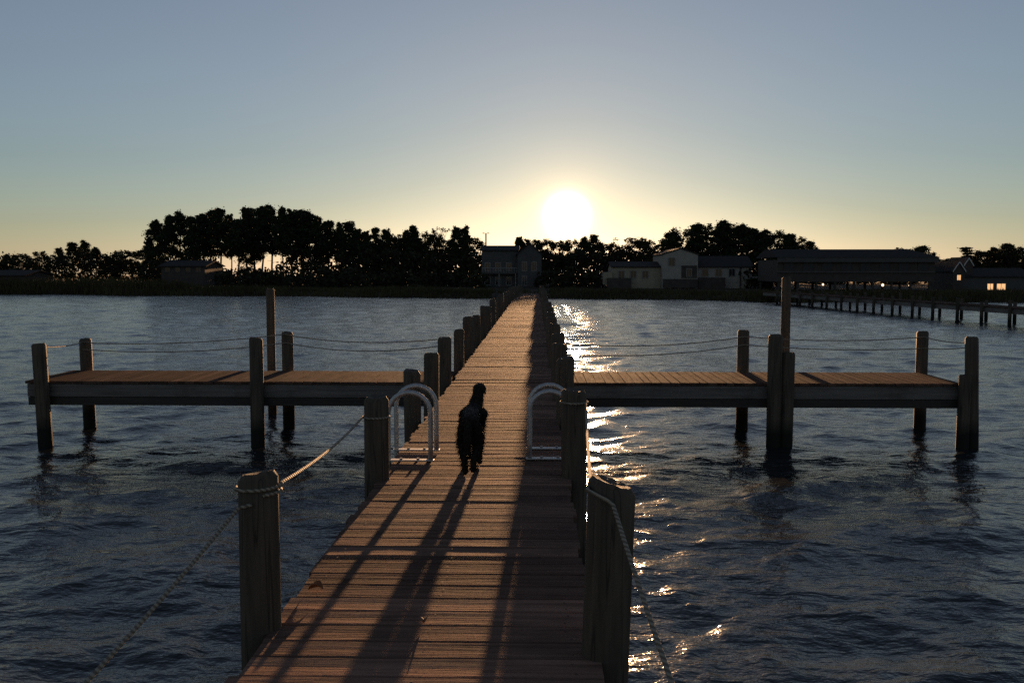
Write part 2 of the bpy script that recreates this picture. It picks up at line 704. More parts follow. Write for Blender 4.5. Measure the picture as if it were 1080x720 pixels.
def fp(t, px_top, py_top, Y, r, zb=-2.0, lean=(0, 0), label=None):
    p = at(px_top, py_top, Y=Y)
    o = piling('piling', p.x - lean[0] * p.z, Y - lean[1] * p.z, p.z, r, t, lean, (random.uniform(-.12, .12), random.uniform(-.1, .1)), zb, label)
    o.location = Vector(o.location) - t.location
    return o, p


posts = {}
_, posts['fl1'] = fp(fl, 41, 362, FY0 - .10, .098, lean=(-.03, 0))
_, posts['bl1'] = fp(fl, 90, 357, FY1 + .12, .095, lean=(-.02, 0))
_, posts['fl2'] = fp(fl, 270, 356, FY0 - .10, .095)
_, posts['bl2'] = fp(fl, 303, 350, FY1 + .12, .095)
_, posts['br1'] = fp(fr, 784, 348, FY1 + .12, .092)
_, posts['fr1'] = fp(fr, 818, 353, FY0 - .11, .10)
_, posts['fr1b'] = fp(fr, 832, 371, FY0 - .12, .092, lean=(.01, 0))
_, posts['br2'] = fp(fr, 973, 349, FY1 + .12, .092)
_, posts['fr2'] = fp(fr, 1025, 355, FY0 - .03, .088, lean=(-.035, 0))
_, posts['fr2b'] = fp(fr, 1018, 395, FY0 - .115, .085, lean=(.01, 0))

# tall thin mooring poles standing in the water
for px_, py_, Y, r, lab in ((285, 304, 16.6, .072, 'tall thin dark mooring pole behind the left finger pier'),
                            (829.5, 292, 16.4, .075, 'tall thin mooring pole behind the right finger pier, beside doubled posts')):
    p = at(px_, py_, Y=Y)
    o = piling('mooring_pole', p.x, Y, p.z, r, None, (.0, 0), (0, 0))
    tag(o, lab, 'pole', 'mooring poles')


# ------------------------------------------------------------------ ropes
def sag(a, b_, s, n=14):
    a, b_ = Vector(a), Vector(b_)
    return [a.lerp(b_, i / n) + Vector((0, 0, -s * 4 * (i / n) * (1 - i / n))) for i in range(n + 1)]


def coil(x, y, z, r, turns=1.0, a0=0.0, n=20, drop=0.0):
    return [Vector((x + math.cos(a0 + 2 * math.pi * turns * i / n) * r, y + math.sin(a0 + 2 * math.pi * turns * i / n) * r,
                    z + drop * i / n)) for i in range(n + 1)]


def rope(label, pts, rad, group=None):
    o = MB().tube(pts, rad, 8).build('rope', M_rope, None, True)
    return tag(o, label, 'rope', group)


P = posts


def front(p, dz, off=0.1):
    return Vector((p.x, p.y - off, p.z + dz))


pj = Vector((-1.33, 13.6, 0.66))
g = 'ropes strung from post to post on the finger piers'
rope('upper rope strung along the posts of the left finger pier', sag(front(P['fl1'], -.06, -.1), front(P['bl1'], -.05), .03)
     + sag(front(P['bl1'], -.06), front(P['bl2'], -.03), .07)[1:] + sag(front(P['bl2'], -.04), pj + Vector((-.1, 0, -.02)), .08)[1:], .0075, g)
rope('lower rope strung along the posts of the left finger pier', sag(front(P['bl1'], -.17), front(P['bl2'], -.17), .09)
     + sag(front(P['bl2'], -.17), pj + Vector((-.1, 0, -.12)), .1)[1:], .0075, g)
pk = Vector((0.40, 13.35, 0.60))
rope('upper rope strung along the posts of the right finger pier', sag(pk, front(P['br1'], -.1), .08)
     + sag(front(P['br1'], -.1), front(P['br2'], -.09), .06)[1:] + sag(front(P['br2'], -.09), front(P['fr2'], -.09, -.09), .03)[1:], .0075, g)
rope('lower rope strung along the posts of the right finger pier', sag(pk + Vector((0, 0, -.15)), front(P['br1'], -.23), .08)
     + sag(front(P['br1'], -.23), front(P['br2'], -.27), .05)[1:] + sag(front(P['br2'], -.27), front(P['fr2'], -.16, -.09), .02)[1:], .0075, g)

lp0, lp1 = left_posts[0], left_posts[1]
rope('pale rope between the two nearest posts on the left edge of the pier',
     coil(lp1[0], lp1[1], .50, lp1[3] + .010, 1.3, 0) + sag((lp1[0] - .1, lp1[1] - .05, .50), (lp0[0] + .104, lp0[1] + .02, .675), .035)
     + coil(lp0[0], lp0[1], .668, lp0[3] + .010, -1.15, -.15, 26, -.03), .008)
rope('dark mooring line slanting from the near left post down over the water',
     [Vector((lp0[0] + .0, lp0[1] - .1, .60))] + sag((lp0[0] - .06, lp0[1] - .11, .585), (-1.72, 1.9, 0.02), .05), .0085)
rp0, rp1 = right_posts[0], right_posts[1]
rope('mooring line wrapped on the near right post and running towards the viewer',
     coil(rp1[0], rp1[1], .60, rp1[3] + .012, 1.2, 1.0) + sag((rp1[0] + .09, rp1[1] - .06, .60), (rp0[0] - .06, rp0[1] + .1, .74), .05)
     + [Vector((rp0[0] - .085, rp0[1] - .085, .735)), Vector((rp0[0] + .0, rp0[1] - .125, .70))]
     + sag((rp0[0] + .02, rp0[1] - .13, .685), (0.62, 1.4, -0.06), .06), .009)


# ------------------------------------------------------------------ ladders
def ladder(xin, xout, y0, y1, label):
    t = thing('boat_ladder', ((xin + xout) / 2, (y0 + y1) / 2, 0), label, 'ladder', 'aluminium swim ladders')
    o_ = -Vector(t.location)
    top = 0.60
    rr = abs(xout - xin) / 2
    cx = (xin + xout) / 2
    sg = 1 if xout > xin else -1
    for y in (y0, y1):
        pts = [(xin, y, .012)] + [(xin, y, z) for z in (.15, .3, top - rr)]
        pts += [(cx - sg * rr * math.cos(a), y, top - rr + rr * math.sin(a)) for a in [math.pi * k / 14 for k in range(1, 14)]]
        pts += [(xout, y, z) for z in (top - rr, .3, 0, -.4, -.8, -1.35)]
        MB().tube(pts, .0215, 12).build('rail', M_alu, t, True).location = o_
        b = MB()
        b.box((min(xin, xout) - .03, y - .035, .008), (max(xin, xout) - .025 * sg if sg > 0 else max(xin, xout) + .03, y + .035, .020))
        f = b.build('base_plate', M_alu, t, bevel=.003)
        f.location = o_
        for k in (.3, .7):
            bx = xin + (xout - xin) * k
            MB().tube([(bx, y, .020), (bx, y, .032)], .014, 6).build('bolt', M_steel, f)
    for z in (-.28, -.56, -.84):
        b = MB()
        b.box((xout - .045, y0 + .024, z), (xout + .045, y1 - .024, z + .025))
        b.build('tread', M_alu, t, bevel=.003).location = o_


ladder(-0.91, -1.275, 8.05, 8.52, 'aluminium hoop ladder at the left edge of the pier')
ladder(-0.06, 0.292, 8.15, 8.62, 'aluminium hoop ladder in shade at the right edge of the pier')


# ------------------------------------------------------------------ dog
def build_dog():
    rs = random.Random(3)
    chains = [
        # trunk
        [((0, .02, .405), .080), ((-.006, .16, .415), .086), ((-.018, .34, .405), .092), ((-.022, .50, .400), .104), ((-.012, .58, .415), .088)],
        # neck and head
        [((-.008, .56, .44), .068), ((.002, .62, .505), .056), ((.010, .67, .56), .050), ((.018, .70, .60), .050)],
        [((-.072, .46, .415), .058), ((-.02, .48, .44), .075), ((.050, .47, .42), .060)],
        [((.018, .695, .610), .048), ((.022, .735, .612), .047), ((.022, .81, .580), .030), ((.022, .88, .565), .022)],
        # tail hanging
        [((0, -.04, .43), .036), ((-.006, -.09, .37), .033), ((-.008, -.12, .29), .033), ((-.008, -.12, .22), .016)],
        # hind legs: thigh, stifle, hock, paw (left planted, right lifted)
        [((-.040, .05, .36), .064), ((-.060, .09, .25), .050), ((-.052, .00, .19), .034), ((-.036, -.06, .135), .026), ((-.032, -.04, .05), .025), ((-.032, -.01, .026), .026), ((-.032, .03, .02), .02)],
        [((.040, .05, .36), .064), ((.060, .09, .25), .050), ((.056, .0, .19), .035), ((.042, -.08, .155), .027), ((.036, -.09, .085), .026), ((.036, -.085, .060), .027), ((.036, -.06, .05), .02)],
        # fore legs
        [((-.075, .50, .35), .050), ((-.075, .47, .24), .038), ((-.066, .52, .13), .027), ((-.064, .55, .05), .024), ((-.064, .58, .022), .024)],
        [((.040, .50, .35), .050), ((.046, .46, .24), .038), ((.046, .42, .13), .027), ((.044, .38, .05), .024), ((.044, .40, .022), .024)],
        # ears folded close to the skull
        [((-.012, .705, .632), .015), ((-.028, .712, .605), .016), ((-.032, .722, .570), .009)],
        [((.044, .71, .632), .015), ((.062, .717, .605), .016), ((.066, .727, .570), .009)],
    ]
    bm = bmesh.new()
    for ch in chains:
        for (p0, r0), (p1, r1) in zip(ch, ch[1:]):
            p0, p1 = Vector(p0), Vector(p1)
            n = max(2, int((p1 - p0).length / (0.35 * min(r0, r1))))
            for i in range(n + 1):
                t = i / n
                r = r0 + (r1 - r0) * t
                bmesh.ops.create_icosphere(bm, subdivisions=2, radius=r, matrix=Matrix.Translation(p0.lerp(p1, t)))
    me = bpy.data.meshes.new('dog')
    bm.to_mesh(me)
    bm.free()
    o = bpy.data.objects.new('dog', me)
    COL.objects.link(o)
    md = o.modifiers.new('r', 'REMESH')
    md.mode = 'VOXEL'
    md.voxel_size = 0.007
    sm = o.modifiers.new('s', 'SMOOTH')
    sm.iterations = 6
    dg = bpy.context.evaluated_depsgraph_get()
    me2 = bpy.data.meshes.new_from_object(o.evaluated_get(dg))
    o.modifiers.clear()
    o.data = me2
    bpy.data.meshes.remove(me)
    # shaggy coat: push the surface in and out, and grow short tufts out of it
    me2.update()
    co = np.empty(len(me2.vertices) * 3)
    for v in me2.vertices:
        nn = noise.noise(v.co * 38) * .006 + noise.noise(v.co * 90) * .004
        v.co += v.normal * nn
    vs = [tuple(v.co) for v in me2.vertices]
    fs = [tuple(p.vertices) for p in me2.polygons]
    n0 = len(vs)
    for p in rs.sample(list(me2.polygons), min(9000, len(me2.polygons))):
        c, nrm_ = p.center, p.normal
        if c.z < .05 or (c.y > .66 and rs.random() < .6):
            continue
        L = rs.uniform(.012, .030) * (1.3 if c.z < .36 and c.y < .2 else 1)
        down = Vector((rs.uniform(-.3, .3), -.45, -.75))
        tip = c + (nrm_ * .55 + down).normalized() * L + nrm_ * L * .35
        side = nrm_.cross(down).normalized() * rs.uniform(.003, .005)
        k = len(vs)
        vs += [tuple(c - side - nrm_ * .003), tuple(c + side - nrm_ * .003), tuple(tip)]
        fs.append((k, k + 1, k + 2))
    me3 = bpy.data.meshes.new('dog')
    me3.from_pydata(vs, [], fs)
    me3.materials.append(M_fur)
    me3.polygons.foreach_set('use_smooth', [True] * len(me3.polygons))
    o.data = me3
    return o


dog = build_dog()
dog.location = (-0.538, 7.54, 0.003)
dog.rotation_euler = (0, 0, R(-1.5))
dog.scale = (1.02, 1.0, 1.0)
tag(dog, 'shaggy black dog walking away along the planks between the two ladders', 'dog')


# a few dry leaves lying on the boards
def dry_leaf(px_, py_, s, label):
    p = at(px_, py_, z=0.006)
    b = MB()
    vs, fs = [], []
    n = 7
    for i in range(n):
        t = i / (n - 1)
        w = math.sin(math.pi * t) ** .8 * .38 * s
        z = .16 * s * math.sin(math.pi * t * .9) + .1 * s * t
        vs += [(-w, (t - .5) * s, z + w * .8), (0, (t - .5) * s, z), (w, (t - .5) * s, z + w * .8)]
    for i in range(n - 1):
        k = i * 3
        fs += [(k, k + 1, k + 4, k + 3), (k + 1, k + 2, k + 5, k + 4)]
    b.add(vs, fs)
    o = b.build('dry_leaf', M_leaf)
    o.location = p
    o.rotation_euler = (0, 0, random.uniform(0, 6))
    sm = o.modifiers.new('thickness', 'SOLIDIFY')
    sm.thickness = .0015
    tag(o, label, 'leaf', 'dry leaves on the planks')


dry_leaf(333, 622, .085, 'curled brown leaf at the left edge of the planks near the first post')
dry_leaf(447, 655, .045, 'small curled leaf in the middle of the near planks')


# ------------------------------------------------------------------ far boardwalk on the right
def far_boardwalk():
    A, B_ = Vector((18.2, 74.0, 0)), Vector((23.4, 37.0, 0))
    d = (B_ - A)
    L = d.length
    d.normalize()
    rz = math.atan2(d.y, d.x)
    t = thing('boardwalk_pier', A, 'low dark pier on many thin posts crossing the water at far right', 'pier', None, rz)
    b = MB()
    plank_deck(b, False, -.75, .75, 0, L, lambda c: -.13, width=.3, ragged=.02)
    b.build('deck', M_deck2, t)
    b = MB()
    for s in (-.70, .62):
        b.box((0, s, -.42), (L, s + .08, -.18))
    b.build('stringer', M_beam, t)
    x = 3.0
    while x < L:
        for s in (-.82, .82):
            z = .10 + random.uniform(-.06, .12)
            piling('piling', x + random.uniform(-.1, .1), s, z, .08, t, (0, 0), (0, 0))
        x += 2.1


far_boardwalk()


# ------------------------------------------------------------------ trees
def leafcloud(clumps, size, dens=1.0):
    """clumps: (center, rx, rz, count) -> one mesh of many small leaf sprays"""
    V, Fc = [], []
    k = 0
    for c, rx, rz, n in clumps:
        n = int(n * dens)
        d = rng.normal(size=(n, 3))
        d /= np.linalg.norm(d, axis=1)[:, None]
        rr = rng.uniform(0.1, 1.0, n) ** 0.6 * (1 + 0.30 * rng.normal(size=n).clip(-1, 1.8))
        p = d * rr[:, None] * np.array([rx, rx, rz]) + np.array(c)
        a = rng.normal(size=(n, 3))
        a /= np.linalg.norm(a, axis=1)[:, None]
        b_ = np.cross(a, rng.normal(size=(n, 3)))
        b_ /= np.linalg.norm(b_, axis=1)[:, None] + 1e-9
        s = size * rng.uniform(0.5, 1.3, n)[:, None]
        q = np.stack([p - a * s * .5 - b_ * s * .12, p - b_ * s * .42, p + a * s * .55, p + b_ * s * .42], 1).reshape(-1, 3)
        V.append(q)
        Fc.append(np.arange(n * 4).reshape(-1, 4) + k)
        k += n * 4
    me = bpy.data.meshes.new('crown')
    me.from_pydata(np.concatenate(V).tolist(), [], np.concatenate(Fc).tolist())
    return me


def tree_meshes(kind, seed):
    """unit tree about 10 m tall: trunk with limbs, crown"""
    rs = random.Random(seed)
    b = MB()
    clumps = []
    H = 10.0
    if kind == 'pine':
        bend = rs.uniform(-.5, .5)
        trunk = [(bend * (z / H) ** 2 + .08 * math.sin(z * 1.3 + seed), .1 * math.sin(z + seed), z) for z in np.linspace(-.3, H * .93, 9)]
        b.tube(trunk, [.17 - .014 * i for i in range(9)], 7)
        base = rs.uniform(.26, .46)
        n = rs.randint(20, 26)
        for i in range(n):
            f = base + (1 - base) * (i / (n - 1)) ** .85
            z = f * H * .96
            spread = (1.0 - ((f - base) / (1 - base)) ** 2 * .88) * (0.55 + 0.45 * min(1, (f - base) * 6)) * rs.uniform(.8, 2.5)
            a = i * 2.4 + rs.uniform(-.6, .6)
            cx = bend * (z / H) ** 2
            e = (cx + math.cos(a) * spread, math.sin(a) * spread, z + rs.uniform(-.1, .5))
            b.tube([(cx, 0, z - .3), ((cx + e[0]) / 2, e[1] / 2, z), e], [.055, .035, .015], 5)
            kf = 1.0 - .4 * max(0, (f - .75) / .25)
            clumps.append((e, rs.uniform(.65, 1.15) * kf, rs.uniform(.38, .62), int(100 * kf)))
            for q in range(2):
                clumps.append(((cx + (e[0] - cx) * 1.25 + rs.uniform(-.35, .35), e[1] * 1.25 + rs.uniform(-.35, .35), e[2] + rs.uniform(-.3, .55)), rs.uniform(.18, .40), rs.uniform(.14, .28), 22))
            if rs.random() < .6:
                clumps.append(((cx + (e[0] - cx) * .5, e[1] * .5, z + .2), rs.uniform(.5, .85), .4, 65))
        for i in range(3):
            clumps.append(((bend + rs.uniform(-.5, .5), rs.uniform(-.5, .5), H * rs.uniform(.93, .98)), .6, .42, 80))
        # a few dead stubs below the crown
        for i in range(4):
            z = H * rs.uniform(.25, base)
            a = rs.uniform(0, 6.3)
            b.tube([(0, 0, z), (math.cos(a) * .7, math.sin(a) * .7, z + rs.uniform(-.1, .2))], [.03, .008], 4)
        leaf = .23
    elif kind == 'layer':      # pine with a few flat separate tiers
        b.tube([(.05 * math.sin(z), 0, z) for z in np.linspace(-.3, H * .97, 9)], [.16 - .015 * i for i in range(9)], 7)
        for i in range(9):
            z = H * (.40 + .6 * i / 8)
            for a in (rs.uniform(0, 6.3), rs.uniform(0, 6.3)):
                s = (2.6 - 1.7 * i / 8) * rs.uniform(.5, 1.0)
                e = (math.cos(a) * s, math.sin(a) * s, z + .1)
                b.tube([(0, 0, z - .15), e], [.05, .015], 5)
                clumps.append((e, .9, .30, 150))
                clumps.append(((e[0] * .5, e[1] * .5, z), .8, .28, 110))
        clumps.append(((0, 0, H * .97), .5, .4, 70))
        leaf = .23
    elif kind == 'oak':
        b.tube([(.1 * math.sin(z), .05 * z, z) for z in np.linspace(-.3, H * .55, 6)], [.26, .23, .2, .17, .13, .1], 7)
        n = 30
        for i in range(n):
            a = i * 2.4 + rs.uniform(-.5, .5)
            f = rs.uniform(.22, .95)
            rad = 3.3 * math.sqrt(max(.03, 1 - ((f - .5) / .5) ** 2)) * rs.uniform(.5, 1.0)
            e = (math.cos(a) * rad, math.sin(a) * rad, f * H)
            st = H * rs.uniform(.2, .5)
            b.tube([(0, 0, min(st, e[2])), (e[0] * .5, e[1] * .5, (st + e[2]) / 2 + .3), e], [.09, .05, .015], 5)
            clumps.append((e, rs.uniform(.8, 1.3), rs.uniform(.55, .9), 95))
            for q in range(2):
                clumps.append(((e[0] * 1.15 + rs.uniform(-.5, .5), e[1] * 1.15 + rs.uniform(-.5, .5), e[2] + rs.uniform(-.4, .9)), rs.uniform(.25, .5), rs.uniform(.2, .4), 26))
        leaf = .25
    elif kind == 'bare':
        b.tube([(.1 * math.sin(z * .6), 0, z) for z in np.linspace(-.3, H * .7, 6)], [.16, .14, .12, .1, .07, .05], 6)
        for i in range(22):
            a = i * 2.4
            z = H * rs.uniform(.3, .68)
            L = rs.uniform(1.0, 2.2)
            e = Vector((math.cos(a) * L * .7, math.sin(a) * L * .7, z + L * 1.2))
            b.tube([(0, 0, z), tuple(e * .5 + Vector((0, 0, z * .5))), tuple(e)], [.05, .035, .012], 5)
            for q in range(3):
                f2 = e + Vector((rs.uniform(-.5, .5), rs.uniform(-.5, .5), rs.uniform(.1, .7)))
                b.tube([tuple(e * .7 + Vector((0, 0, z * .3))), tuple(f2)], [.02, .006], 4)
                clumps.append((tuple(f2), .35, .25, 7))
        leaf = .24
    tr = b.build('trunk', M_bark, None, True)
    tm = tr.data
    bpy.data.objects.remove(tr)
    cm = leafcloud(clumps, leaf, 2.6)
    cm.materials.append(M_oak if kind in ('oak', 'bare') else M_needle)
    return tm, cm


TREES = {('pine', i): tree_meshes('pine', 20 + i) for i in range(7)}
TREES.update({('oak', i): tree_meshes('oak', 50 + i) for i in range(4)})
TREES[('layer', 0)] = tree_meshes('layer', 71)
TREES[('bare', 0)] = tree_meshes('bare', 81)
KN = {'pine': 'pine_tree', 'oak': 'broadleaf_tree', 'layer': 'tiered_pine', 'bare': 'bare_tree'}


def plant(kind, var, px_, py_top, Y, wide=1.0, label='', group=None):
    tm, cm = TREES[(kind, var)]
    top = at(px_, py_top, Y=Y)
    zb = -0.6
    s = (top.z - zb) / 10.3
    t = thing(KN[kind], (top.x, Y, zb), label, 'tree', group, random.uniform(0, 6.3))
    t.scale = (s * wide, s * wide, s)
    for n, me in (('trunk', tm), ('crown', cm)):
        o = bpy.data.objects.new(n, me)
        COL.objects.link(o)
        o.parent = t


ORD = ['first', 'second', 'third', 'fourth', 'fifth', 'sixth', 'seventh', 'eighth', 'ninth', 'tenth', 'eleventh', 'twelfth',
       'thirteenth', 'fourteenth', 'fifteenth', 'sixteenth', 'seventeenth', 'eighteenth', 'nineteenth', 'twentieth',
       'twenty-first', 'twenty-second', 'twenty-third', 'twenty-fourth', 'twenty-fifth', 'twenty-sixth', 'twenty-seventh', 'twenty-eighth']

# low trees at the far left, counted from the left
row = [(-14, 266, 'oak'), (8, 268, 'pine'), (22, 267, 'oak'), (42, 264, 'oak'), (62, 261, 'pine'), (76, 255, 'pine'), (88, 254, 'pine'), (101, 260, 'pine'),
       (120, 262, 'oak'), (139, 262, 'oak'), (156, 254, 'pine')]
for i, (x, yt, k) in enumerate(row):
    w = {'oak': 1.15, 'pine': 1.15}[k]
    plant(k, i % (4 if k == 'oak' else 7), x, yt, 150 + (i * 7) % 11, w,
          'low %s far left on the shore, %s from the left edge' % ({'oak': 'rounded leafy tree', 'pine': 'loose crowned pine'}[k], ORD[i]), 'low trees at the far left of the shore')
# the tall pine stand
row = [(166, 232), (178, 227), (190, 225), (204, 228), (213, 226), (221, 223), (232, 220), (243, 226), (250, 231), (259, 221), (267, 219), (276, 218), (286, 218), (297, 219),
       (307, 221), (317, 221), (327, 225), (336, 228), (346, 233), (357, 236), (367, 234), (378, 242)]
for i, (x, yt) in enumerate(row):
    plant('pine', (i * 3) % 7, x, yt - 1, 138 + (i * 5) % 13, [.95, .7, 1.1, .85, 1.2, .9][i % 6],
          'tall pine in the stand left of the pier, %s trunk from its left end' % ORD[i], 'tall pine stand left of the pier')
row = [(387, 243, 'pine'), (396, 239, 'pine'), (407, 241, 'pine'), (416, 246, 'oak'), (427, 243, 'pine'), (437, 237, 'pine'), (447, 242, 'oak'), (457, 246, 'oak'),
       (467, 236, 'bare'), (481, 239, 'pine'), (491, 239, 'pine'), (499, 250, 'oak')]
for i, (x, yt, k) in enumerate(row):
    plant(k, 0 if k == 'bare' else (i * 2) % (4 if k == 'oak' else 7), x, yt, 136 + (i * 5) % 11, .9 if k != 'bare' else 1.0,
          '%s between the tall stand and the two storey house, %s from the left' % ({'oak': 'dense leafy tree', 'pine': 'dense pine', 'bare': 'nearly bare tree'}[k], ORD[i]),
          'dense trees between the pine stand and the house')
# behind the house and under the sun
row = [(548, 249, 'pine'), (558, 251, 'oak'), (573, 252, 'oak'), (588, 251, 'oak'), (603, 250, 'oak'), (617, 250, 'pine'), (627, 247, 'pine'), (640, 253, 'oak'), (650, 256, 'oak'),
       (658, 247, 'bare'), (670, 250, 'oak'), (683, 250, 'oak')]
for i, (x, yt, k) in enumerate(row):
    plant(k, 0 if k == 'bare' else (i * 3) % (4 if k == 'oak' else 7), x, yt, 150 + (i * 5) % 9, 1.0,
          '%s in the row under the low sun, %s from the two storey house' % ({'oak': 'backlit leafy tree', 'pine': 'backlit pine', 'bare': 'thin spindly tree'}[k], ORD[i]), 'trees under the sun')
row = [(697, 247, 'oak'), (710, 244, 'pine'), (722, 240, 'oak'), (735, 235, 'pine'), (747, 233, 'oak'), (760, 233, 'pine'), (773, 235, 'oak'), (785, 236, 'pine'), (796, 240, 'pine'), (806, 243, 'pine'),
       (818, 243, 'oak'), (832, 246, 'pine'), (845, 247, 'oak'), (855, 254, 'pine')]
for i, (x, yt, k) in enumerate(row):
    plant(k, (i * 3) % (4 if k == 'oak' else 7), x, yt, 140 + (i * 5) % 11, 1.35 if k == 'pine' else 1.15,
          '%s rising behind the white gabled building, %s from the left' % ({'oak': 'broad dark tree', 'pine': 'dark pine'}[k], ORD[i]), 'trees behind the white building')
row = [(957, 259, 'oak'), (968, 258, 'oak'), (993, 271, 'oak'), (1001, 274, 'oak'), (1017, 261, 'layer'), (1031, 265, 'oak'), (1041, 262, 'oak'), (1050, 261, 'pine'), (1061, 256, 'pine'), (1068, 259, 'oak'), (1077, 261, 'oak'), (1092, 262, 'oak'), (1110, 260, 'pine')]
for i, (x, yt, k) in enumerate(row):
    plant(k, 0 if k == 'layer' else (i * 2 + 1) % (4 if k == 'oak' else 7), x, yt, 138 + (i * 5) % 9, 1.45 if k != 'layer' else 1.5,
          '%s around the long dark boathouse and small cottage, %s from the left' % ({'oak': 'rounded tree', 'pine': 'flat topped pine', 'layer': 'tiered pine'}[k], ORD[i]), 'trees at the right end of the shore')

# undergrowth: one dense mass of bushes along the foot of the trees
cl = []


def under(x0, x1, ytop, Y, step=7, jit=5):
    x = x0
    while x < x1:
        p = at(x + random.uniform(-3, 3), ytop + random.uniform(-jit, jit), Y=Y + random.uniform(-4, 4))
        z = -0.6
        while z < p.z:
            cl.append(((p.x + random.uniform(-.5, .5), p.y, min(z, p.z - .4)), random.uniform(.9, 1.5), random.uniform(.6, .9), 60))
            z += .8
        x += step


under(-40, 158, 271, 146, 7, 6)
under(150, 210, 277, 134)
under(205, 300, 284, 134, 6)
under(165, 222, 262, 146, 9, 8)
under(300, 385, 256, 148, 9, 10)
under(385, 500, 256, 148, 8, 6)
under(325, 372, 280, 134)
under(365, 505, 268, 132, 6)
under(505, 575, 286, 134)
under(235, 506, 289, 110, 6, 3)
under(574, 640, 287, 108, 6, 3)
under(792, 822, 286, 104, 6, 3)
under(570, 700, 265, 146, 6)
under(690, 870, 272, 146, 7, 6)
under(1020, 1130, 276, 150)
under(860, 985, 284, 134)
um = leafcloud(cl, .42)
um.materials.append(M_bush)
uo = bpy.data.objects.new('undergrowth', um)
COL.objects.link(uo)
tag(uo, 'dense dark bushes along the foot of the shore trees', 'bushes', None, 'stuff')

# ------------------------------------------------------------------ buildings on the shore
M_white = plain('pale_siding', (0.34, 0.30, 0.245), .8, 0, .1, 2)
M_cream = plain('cream_siding', (0.32, 0.275, 0.19), .8, 0, .1, 2)
M_grey = plain('grey_siding', (0.085, 0.08, 0.075), .8, 0, .15, 2)
M_brown = plain('brown_boards', (0.07, 0.055, 0.045), .85, 0, .25, 2)
M_roof = plain('dark_shingles', (0.042, 0.038, 0.036), .9, 0, .25, 3, .3, .1)
M_white2 = plain('white_boards', (0.62, 0.58, 0.54), .7, 0, .05, 5)
M_trim = plain('white_trim', (0.24, 0.225, 0.20), .7, 0, .05, 5)
m_, t_, b_ = mat('window_glass')
b_.inputs['Base Color'].default_value = (.02, .022, .025, 1)
b_.inputs['Roughness'].default_value = .06
M_glass = m_


def glow_mat(name, c, e):
    m, t, b = mat(name)
    b.inputs['Base Color'].default_value = (*c, 1)
    b.inputs['Emission Color'].default_value = (*c, 1)
    b.inputs['Emission Strength'].default_value = e
    return m


M_sungap = glow_mat('sunlit_gap_glow', (1.0, 0.55, 0.25), 0.5)  # emission imitating sunlight seen through openings at the cottage
M_sunspot = glow_mat('sunlit_spot_glow', (1.0, 0.72, 0.45), 1.2)  # emission imitating sunlit spots under the boathouse


M_dimglass = plain('dusty_glass', (0.03, 0.03, 0.032), .5, 0, .1, 4)


def window(parent, x, z, w, h, y, lit=None, trim=None):
    """a framed window on a wall facing -Y (local coordinates of its building)"""
    b = MB()
    f = .07
    b.box((x - w / 2 - f, y - .05, z - f), (x + w / 2 + f, y, z))
    b.box((x - w / 2 - f, y - .05, z + h), (x + w / 2 + f, y, z + h + f))
    b.box((x - w / 2 - f, y - .05, z), (x - w / 2, y, z + h))
    b.box((x + w / 2, y - .05, z), (x + w / 2 + f, y, z + h))
    b.box((x - .02, y - .04, z), (x + .02, y - .022, z + h))
    o = b.build('window', trim or M_trim, parent)
    MB().box((x - w / 2, y - .02, z), (x + w / 2, y - .004, z + h)).build('pane', lit or M_glass, o)


def gable(parent, x0, x1, y0, y1, z0, eave, ridge, axis, wall_m, roof_m, over=.35):
    """wall block with a pitched roof; axis = direction of the ridge"""
    b = MB()
    if axis == 'X':
        ym = (y0 + y1) / 2
        vs = [(x0, y0, z0), (x1, y0, z0), (x1, y1, z0), (x0, y1, z0), (x0, y0, eave), (x1, y0, eave), (x1, y1, eave), (x0, y1, eave), (x0, ym, ridge), (x1, ym, ridge)]
        fs = [(0, 1, 5, 4), (1, 2, 6, 9, 5), (2, 3, 7, 6), (3, 0, 4, 8, 7)]
        sl = (ridge - eave) / (ym - y0)
        rv = lambda s, t: [(x0 - over, y0 - over, eave - over * sl + t), (x1 + over, y0 - over, eave - over * sl + t), (x1 + over, ym, ridge + t), (x0 - over, ym, ridge + t),
                           (x1 + over, y1 + over, eave - over * sl + t), (x0 - over, y1 + over, eave - over * sl + t)]
    else:
        xm = (x0 + x1) / 2
        vs = [(x0, y0, z0), (x1, y0, z0), (x1, y1, z0), (x0, y1, z0), (x0, y0, eave), (x1, y0, eave), (x1, y1, eave), (x0, y1, eave), (xm, y0, ridge), (xm, y1, ridge)]
        fs = [(0, 1, 5, 8, 4), (1, 2, 6, 5), (2, 3, 7, 9, 6), (3, 0, 4, 7)]
        sl = (ridge - eave) / (xm - x0)
        rv = lambda s, t: [(x0 - over, y1 + over, eave - over * sl + t), (x0 - over, y0 - over, eave - over * sl + t), (xm, y0 - over, ridge + t), (xm, y1 + over, ridge + t),
                           (x1 + over, y0 - over, eave - over * sl + t), (x1 + over, y1 + over, eave - over * sl + t)]
    b.add(vs, fs)
    w = b.build('wall', wall_m, parent)
    lo_, hi_ = rv(0, .02), rv(0, .14)
    b = MB()
    b.add(lo_ + hi_, [(6, 7, 8, 9), (9, 8, 10, 11), (3, 2, 1, 0), (5, 4, 2, 3),
                      (0, 1, 7, 6), (1, 2, 8, 7), (2, 4, 10, 8), (4, 5, 11, 10), (5, 3, 9, 11), (3, 0, 6, 9)])
    r = b.build('roof', roof_m, parent)
    return w, r


def span(pxa, pxb, Y):
    return at(pxa, 283, Y=Y).x, at(pxb, 283, Y=Y).x


def hz(py, Y):
    return at(560, py, Y=Y).z


GZ = -0.62
